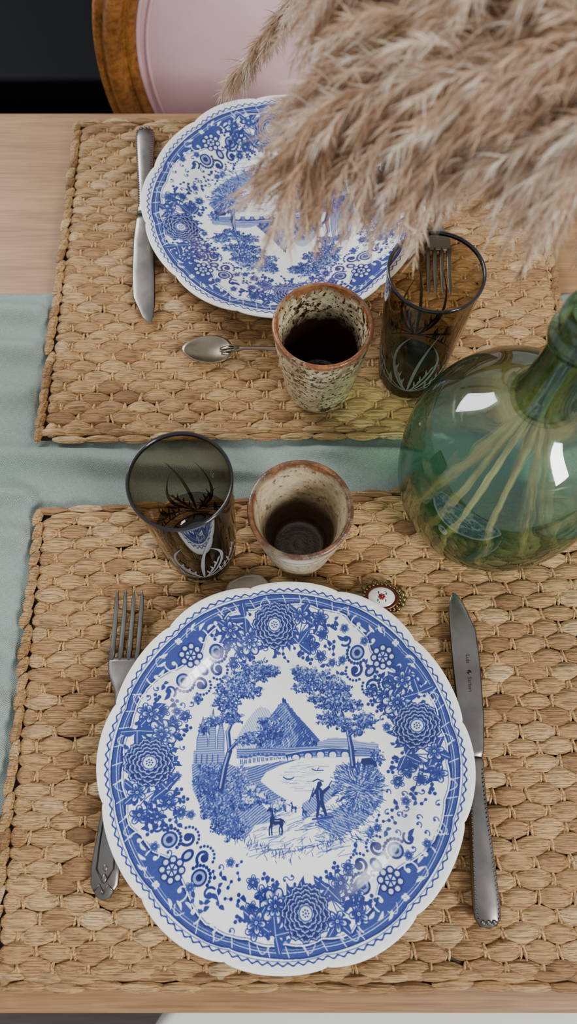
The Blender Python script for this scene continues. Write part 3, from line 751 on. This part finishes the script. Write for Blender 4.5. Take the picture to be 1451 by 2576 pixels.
# ------------------------------------------------------------ tumblers
def tumbler(loc,rot,h,rt):
    e=empty('smoked_glass_tumbler',loc,(0,0,rot))
    R=lambda z: .0268+(rt-.0268)*min(1,(z/h))**.8
    zs=.052
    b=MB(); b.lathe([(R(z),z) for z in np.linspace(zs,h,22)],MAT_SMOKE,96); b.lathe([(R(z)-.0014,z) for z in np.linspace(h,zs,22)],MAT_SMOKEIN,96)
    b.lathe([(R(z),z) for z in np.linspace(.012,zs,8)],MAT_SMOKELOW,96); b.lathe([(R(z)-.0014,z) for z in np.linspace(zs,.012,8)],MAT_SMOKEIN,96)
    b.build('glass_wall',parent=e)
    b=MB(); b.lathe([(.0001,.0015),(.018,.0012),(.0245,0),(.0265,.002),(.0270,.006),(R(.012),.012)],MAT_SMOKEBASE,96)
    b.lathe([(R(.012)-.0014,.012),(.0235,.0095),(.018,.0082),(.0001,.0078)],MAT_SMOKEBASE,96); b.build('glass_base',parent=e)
    b=MB(); b.lathe([(R(h)+.0005,h-.0018),(R(h)+.0003,h+.0005),(R(h)-.0005,h+.0009),(R(h)-.0014,h+.0005),(R(h)-.0019,h-.0018)],MAT_RIM,96,close=True); b.build('black_rim',parent=e)
    b=MB()
    def strip(pts,ws):
        L=[];n=len(pts)
        for i,(a,z) in enumerate(pts):
            a1,z1=pts[max(i-1,0)];a2,z2=pts[min(i+1,n-1)]; tx=(a2-a1)*R(z);tz=z2-z1; ln=math.hypot(tx,tz)+1e-9; nx,nz=-tz/ln,tx/ln
            for s in (-1,1):
                aa=a+s*ws[i]*nx/R(z); zz=z+s*ws[i]*nz; r=R(zz)+.00025; L.append((r*math.cos(aa),r*math.sin(aa),zz))
        b.add(L,[(2*i,2*i+1,2*i+3,2*i+2) for i in range(n-1)],MAT_ETCH)
    def blade(a0,z0,da,dz,w,cu,lf=0):
        n=16; P=[]
        for i in range(n+1):
            t=i/n; P.append((a0+da*(1-(1-t)**2)+cu*t**3,z0+dz*t**1.25))
        strip(P,[w*math.sin(pi*min(1,(i/n)*.93+.07))**.8 for i in range(n+1)])
        for k in range(lf):
            i=4+int(k*9/max(lf,1)); s=1 if k%2 else -1; a,z=P[i]
            strip([(a+s*.055*u,z+.0085*u*(1+.2*u)) for u in (0,.25,.5,.75,1)],[.0001,.0006,.0008,.0005,.0001])
    for side in (0,pi):
        c=side+pi/2
        for (da,dz,cu,w,lf) in ((.05,.094,.35,.0013,0),(.85,.076,-.55,.0013,0),(-.80,.086,.60,.0013,0),(1.15,.050,-.25,.0010,6),(-1.15,.054,-.30,.0010,6),(.40,.052,.25,.0009,6),(-.38,.050,-.30,.0009,6),(1.15,.022,.3,.0009,5),(-1.15,.024,-.3,.0009,5)):
            blade(c,.018,da,dz,w,cu,lf)
    b.build('etched_leaves',parent=e)
tumbler((-.0695,.192,TZ+MT),.15,.145,.0341)
tumbler((.1065,.357,TZ+MT),-.2,.141,.0354)

# ------------------------------------------------------------ demijohn with pampas
BX,BY,BZ=.159,.2345,TZ+MT
E=empty('glass_demijohn',(BX,BY,BZ))
prof=[(.0001,.006),(.02,.005),(.040,.0015),(.048,0),(.056,.004),(.064,.014),(.071,.032),(.0755,.055),(.0770,.080),(.0765,.100),(.0725,.119),(.0645,.136),(.0525,.150),(.0390,.1605),(.0280,.1675),(.0215,.175),(.0182,.187),(.0168,.202),(.0156,.222),(.0150,.236)]
def smoothprof(p,n):
    p=np.array(p); d=np.r_[0,np.cumsum(np.hypot(*np.diff(p,axis=0).T))]; t=np.linspace(0,d[-1],n)
    q=np.stack([np.interp(t,d,p[:,0]),np.interp(t,d,p[:,1])],1)
    for _ in range(6): q[1:-1]=(q[:-2]+2*q[1:-1]+q[2:])/4
    return [tuple(a) for a in q]
sp=smoothprof(prof,100)
low=[p for p in sp if p[1]<.008 ]; mid=[p for p in sp if .008<=p[1]<.176]; nk=[p for p in sp if p[1]>=.176]
low.append(mid[0]); mid.append(nk[0])
b=MB(); b.lathe(low,MAT_GREENBASE,96); b.build('bottle_base',parent=E)
b=MB(); b.lathe(mid,MAT_GREEN,128); b.lathe([(max(r-.0025,.001),z-(.002 if z>.15 else 0)) for r,z in mid],MAT_GREENIN,96); b.build('bottle_body',parent=E)
b=MB(); nko=nk+[(.0155,.238),(.0192,.240),(.0196,.244),(.0192,.247),(.0168,.249),(.0172,.253),(.0180,.256),(.0176,.262),(.0160,.265),(.0135,.265),(.0128,.262),(.0130,.2),(.0185,.176)]
b.lathe(nko,MAT_GREENNECK,64); b.build('bottle_neck',parent=E)
plumes=[
 [(.135,.250,.345),(.085,.272,.385),(.035,.285,.370),(-.004,.280,.322)],
 [(.140,.265,.36),(.100,.300,.405),(.050,.335,.405),(.015,.355,.355)],
 [(.148,.262,.37),(.120,.300,.43),(.085,.335,.45),(.055,.365,.43)],
 [(.158,.240,.35),(.148,.242,.393),(.124,.248,.390),(.112,.262,.355)],
 [(.185,.250,.36),(.225,.262,.385),(.262,.275,.36),(.285,.285,.32)],
 [(.155,.290,.36),(.145,.350,.41),(.130,.410,.41),(.115,.450,.37)],
 [(.125,.320,.36),(.075,.410,.375),(.022,.470,.300),(-.040,.485,.210)],
 [(.168,.262,.37),(.168,.300,.42),(.160,.345,.43),(.150,.385,.41)],
 [(.135,.250,.345),(.095,.268,.380),(.055,.280,.368),(.030,.282,.330)],
 [(.145,.250,.36),(.120,.260,.405),(.085,.275,.400),(.068,.288,.365)],
 [(.165,.245,.36),(.185,.248,.395),(.190,.264,.385),(.190,.280,.350)],
 [(.145,.270,.36),(.115,.300,.385),(.080,.320,.370),(.060,.330,.340)],
 [(.158,.250,.335),(.147,.258,.368),(.130,.264,.365),(.117,.270,.335)],
 [(.160,.255,.335),(.156,.264,.372),(.147,.270,.370),(.140,.276,.340)],
 [(.150,.270,.35),(.110,.310,.38),(.060,.345,.375),(.028,.350,.350)],
 [(.160,.260,.35),(.160,.290,.40),(.140,.310,.42),(.118,.330,.41)],
 [(.165,.245,.335),(.170,.246,.370),(.165,.252,.372),(.158,.258,.345)],
 [(.150,.280,.36),(.120,.340,.40),(.090,.390,.39),(.058,.412,.350)],
 [(.172,.245,.340),(.185,.248,.372),(.196,.256,.362),(.204,.262,.330)],
 [(.140,.258,.35),(.100,.285,.39),(.050,.300,.385),(.010,.305,.345)],
 [(.150,.262,.37),(.135,.275,.42),(.100,.290,.43),(.070,.305,.41)],
 [(.138,.252,.35),(.090,.280,.385),(.042,.298,.362),(.010,.296,.318)],
 [(.142,.250,.345),(.112,.262,.378),(.078,.276,.362),(.055,.280,.328)],
]
rs=random.Random(3)
def cr(P,t):
    n=len(P)-1; i=min(int(t*n),n-1); u=t*n-i
    p0=P[max(i-1,0)];p1=P[i];p2=P[i+1];p3=P[min(i+2,n)]
    return .5*((2*p1)+(-p0+p2)*u+(2*p0-5*p1+4*p2-p3)*u*u+(-p0+3*p1-3*p2+p3)*u**3)
stems=MB(); RG=np.random.default_rng(11)
allv=[];allt=[];nh_tot=0
for pi_,pl in enumerate(plumes):
    a=2.4*pi_+.5; nr=.0085*rs.uniform(.3,1)
    fr=rs.uniform(.55,1)
    foot=Vector((.050*math.cos(a+pi)*fr,.050*math.sin(a+pi)*fr,.010)) 
    neck=Vector((nr*math.cos(a),nr*math.sin(a),.215))
    outp=[Vector((x-BX+.003,y-BY-.002,h-MT)) for x,y,h in pl]
    nk2=Vector((neck.x*.9,neck.y*.9,.258))
    if pi_<9:
        P=[foot,foot.lerp(neck,.5),neck,nk2]+outp
        pts=[cr(P,t) for t in np.linspace(0,1,60)]; stems.tube(pts,[.0023-.0017*i/59 for i in range(60)],MAT_STEM,7)
    else:
        P=[neck,nk2]+outp
        pts=[cr(P,t) for t in np.linspace(0,1,40)]; stems.tube(pts,[.0018-.0012*i/39 for i in range(40)],MAT_STEM,6)
    Q=[nk2]+outp
    fl=(pi_==6)
    nb=96 if not fl else 56
    T0=.30 if not fl else .52
    for k in range(nb):
        t=T0+(1-T0)*(k+RG.uniform(0,1))/nb
        p=np.array(cr(Q,min(t,.999))); p2=np.array(cr(Q,min(t+.01,1.0))); tg=p2-np.array(cr(Q,max(min(t,.999)-.01,0))); tg/=np.linalg.norm(tg)+1e-9
        r=RG.normal(0,1,3); r-=tg*(r@tg); r/=np.linalg.norm(r)
        d=tg*.9+r*(.80 if not fl else .30); d/=np.linalg.norm(d)
        tr=(t-T0)/(1-T0); L=RG.uniform(.032,.058)*(1-.4*tr)*(1 if not fl else .55)
        m=92; s=RG.uniform(.05,1,m)
        g=np.array([0,0,-1.0])
        pos=p+d*L*s[:,None]+g*L*.55*(s[:,None]**2)
        tang=d+g*1.1*s[:,None]; tang/=np.linalg.norm(tang,axis=1)[:,None]
        hd=tang+RG.normal(0,.42,(m,3))+g*.12; hd/=np.linalg.norm(hd,axis=1)[:,None]
        hl=RG.uniform(.007,.018,m)*(1.1-.35*s)
        side=np.cross(hd,RG.normal(0,1,(m,3))); side/=np.linalg.norm(side,axis=1)[:,None]+1e-9
        w=RG.uniform(.00016,.00038,m)[:,None]
        midp=pos+hd*(hl*.5)[:,None]+g*(hl*.06)[:,None]; tip=pos+hd*hl[:,None]+g*(hl*.22)[:,None]
        allv.append(np.stack([pos-side*w,pos+side*w,midp+side*w*.9,midp-side*w*.9,tip],1).reshape(-1,3))
        bt=RG.normal(.48,.18); tv=np.clip(bt+RG.normal(0,.15,m)+.2*s-.05,0,1); allt.append(np.repeat(tv,5)); nh_tot+=m
stems.build('pampas_stems',parent=E)
V=np.concatenate(allv); Tt=np.concatenate(allt); idx=np.arange(nh_tot)*5
me=D.meshes.new('pampas_plumes'); q=np.stack([idx,idx+1,idx+2,idx+3],1); tri=np.stack([idx+3,idx+2,idx+4],1)
me.vertices.add(len(V)); me.vertices.foreach_set('co',V.astype(np.float32).ravel())
li=np.concatenate([q.ravel(),tri.ravel()]).astype(np.int32); me.loops.add(len(li)); me.loops.foreach_set('vertex_index',li)
me.polygons.add(nh_tot*2); me.polygons.foreach_set('loop_start',np.concatenate([np.arange(nh_tot)*4,nh_tot*4+np.arange(nh_tot)*3]).astype(np.int32))
me.update(calc_edges=True); at=me.attributes.new('tint','FLOAT','POINT'); at.data.foreach_set('value',Tt.astype(np.float32)); me.materials.append(MAT_PAMPAS)
o=D.objects.new('pampas_plumes',me); scn.collection.objects.link(o); o.parent=E

# ------------------------------------------------------------ medallion chair (far side)
CH=empty('medallion_dining_chair',(.019,.790,0))
def ovalring(A,B,prof,tilt,seg=96):
    rings=[]
    for i in range(seg):
        a=2*pi*i/seg; ca,sa=math.cos(a),math.sin(a); nx,nz=ca/A,sa/B; l=math.hypot(nx,nz); nx/=l;nz/=l
        rings.append([(A*ca+nx*u, w+ (B*sa+nz*u)*tilt, B*sa+nz*u) for u,w in prof])
    return rings
tilt=.14; A,B_=.212,.215; CZ=.724
pr=[(-.024,.012),(-.024,-.006),(-.020,-.014),(-.015,-.016),(-.012,-.011),(-.009,-.013),(-.004,-.022),(.003,-.025),(.009,-.022),(.013,-.014),(.015,-.013),(.018,-.016),(.022,-.013),(.024,-.005),(.024,.012),(.012,.018),(-.012,.018)]
b=MB(); b.loft(ovalring(A,B_,pr,tilt),MAT_CHAIRWOOD,closed_path=True)
b.build('back_frame',loc=(0,0,CZ),parent=CH)
b=MB(); vs=[];fs=[];nr,nt=20,96
for i in range(nr+1):
    q=i/nr
    for k in range(nt):
        a=2*pi*k/nt; x=(A-.022)*q*math.cos(a); z=(B_-.022)*q*math.sin(a); d=-.030*(1-q**3) -.004
        vs.append((x,d+z*tilt,z))
for i in range(nr):
    for k in range(nt):
        l=(k+1)%nt; fs.append((i*nt+k,i*nt+l,(i+1)*nt+l,(i+1)*nt+k))
b.add(vs,fs,MAT_PINK)
b.add([(x,.008+z*tilt,z) for (x,_,z) in vs],[f[::-1] for f in fs],MAT_PINK)
for q,rr in ((.93,.0022),(.985,.003)):
    rings=[]
    for i in range(96):
        a=2*pi*i/96; x=(A-.022)*q*math.cos(a); z=(B_-.022)*q*math.sin(a); y=-.030*(1-q**3)-.005+z*tilt
        rings.append([(x+rr*math.cos(a)*math.cos(t),y-rr*math.sin(t),z+rr*math.sin(a)*math.cos(t)) for t in np.linspace(0,2*pi,7)[:-1]])
    b.loft(rings,MAT_PINK,closed_path=True)
b.build('back_upholstery',loc=(0,0,CZ),parent=CH)
b=MB(); b.rbox((-.23,-.40,.40),(.23,-.01,.445),MAT_PINK,.022,6); b.build('seat_cushion',parent=CH)
b=MB(); b.rbox((-.235,-.41,.345),(.235,.0,.402),MAT_CHAIRWOOD,.012)
for x in (-.12,.12): b.tube([(x,-.025,.39),(x,-.03,.46),(x*1.05,-.022,.545)],[.018,.016,.015],MAT_CHAIRWOOD,12)
b.build('seat_frame',parent=CH)
for i,(x,y) in enumerate(((-.205,-.385),(.205,-.385),(-.205,-.03),(.205,-.03))):
    b=MB(); b.lathe([(.0001,0),(.012,0),(.013,.02),(.016,.03),(.012,.04),(.018,.25),(.022,.30),(.017,.31),(.024,.32),(.026,.346),(.0001,.346)],MAT_CHAIRWOOD,24); b.build('leg_%d'%(i+1),loc=(x,y,0),parent=CH)

# ------------------------------------------------------------ black leather bench, white chair
BE=empty('black_leather_bench',(-.63,1.28,0))
b=MB(); b.rbox((-.72,-.26,.20),(.70,.50,.40),MAT_BLACK,.045,8); b.build('seat_base',parent=BE)
b=MB(); b.rbox((-.71,-.195,.385),(.69,.495,.45),MAT_BLACK,.014,6)
b.tube([(-.70,-.196,.448),(.68,-.196,.448)],.005,MAT_BLACK,8); b.build('seat_cushion',parent=BE)
b=MB()
for x in (-.66,.64):
    for y in (-.2,.44): b.rbox((x-.02,y-.02,0),(x+.02,y+.02,.22),MAT_BLACK,.004)
b.build('legs',parent=BE)

WC=empty('white_dining_chair',(.095,-.398,0))
b=MB(); b.rbox((-.235,-.20,.430),(.235,.215,.455),MAT_WHITE,.0122,8,rc=.05)
b.v=[(x,y,z+.012*(abs(x)/.235)**4) for x,y,z in b.v]
b.build('seat_shell',parent=WC)
b=MB(); rings=[]
for i in range(13):
    t=i/12; z=.44+.40*t; y=-.19-.09*t; w=.225*(1-.25*t**3)
    ring=[]
    for k in range(21):
        u=-1+2*k/20; ring.append((w*u,y+.05*u*u,z))
    for k in range(20,-1,-1):
        u=-1+2*k/20; ring.append((w*u*.99,y+.05*u*u-.01,z))
    rings.append(ring)
b.loft(rings,MAT_WHITE); b.build('back_shell',parent=WC)
b=MB()
for sx in (-1,1):
    for sy in (-1,1): b.tube([(sx*.14,sy*.13,.432),(sx*.20,sy*.19,0)],[.016,.010],MAT_BEECH,12)
b.build('legs',parent=WC)

# ------------------------------------------------------------ lights, world, camera
w=D.worlds.new('World'); scn.world=w; w.use_nodes=True; bg=w.node_tree.nodes['Background']; bg.inputs[0].default_value=(.87,.93,1,1); bg.inputs[1].default_value=.76
def area(name,loc,target,sx,sy,power,col):
    l=D.lights.new(name,'AREA'); l.shape='RECTANGLE'; l.size=sx; l.size_y=sy; l.energy=power; l.color=col
    o=D.objects.new(name,l); scn.collection.objects.link(o); o.location=loc
    o.rotation_euler=(Vector(target)-Vector(loc)).to_track_quat('-Z','Y').to_euler(); return o
area('window_light',(1.75,-1.55,TZ+1.70),(0,.2,TZ),.7,.9,98,(1,.99,.975))
area('window_light',(-1.5,1.7,TZ+1.35),(0,.3,TZ),.8,1.1,50,(.96,.98,1))
cam=D.cameras.new('Camera'); co=D.objects.new('Camera',cam); scn.collection.objects.link(co); scn.camera=co
co.location=(0,0,TZ+.608); co.rotation_euler=(math.radians(20.7),0,0)
cam.sensor_fit='VERTICAL'; cam.sensor_height=36; cam.lens=26.97; cam.clip_start=.01
cam.dof.use_dof=True; cam.dof.focus_distance=.60; cam.dof.aperture_fstop=6.5
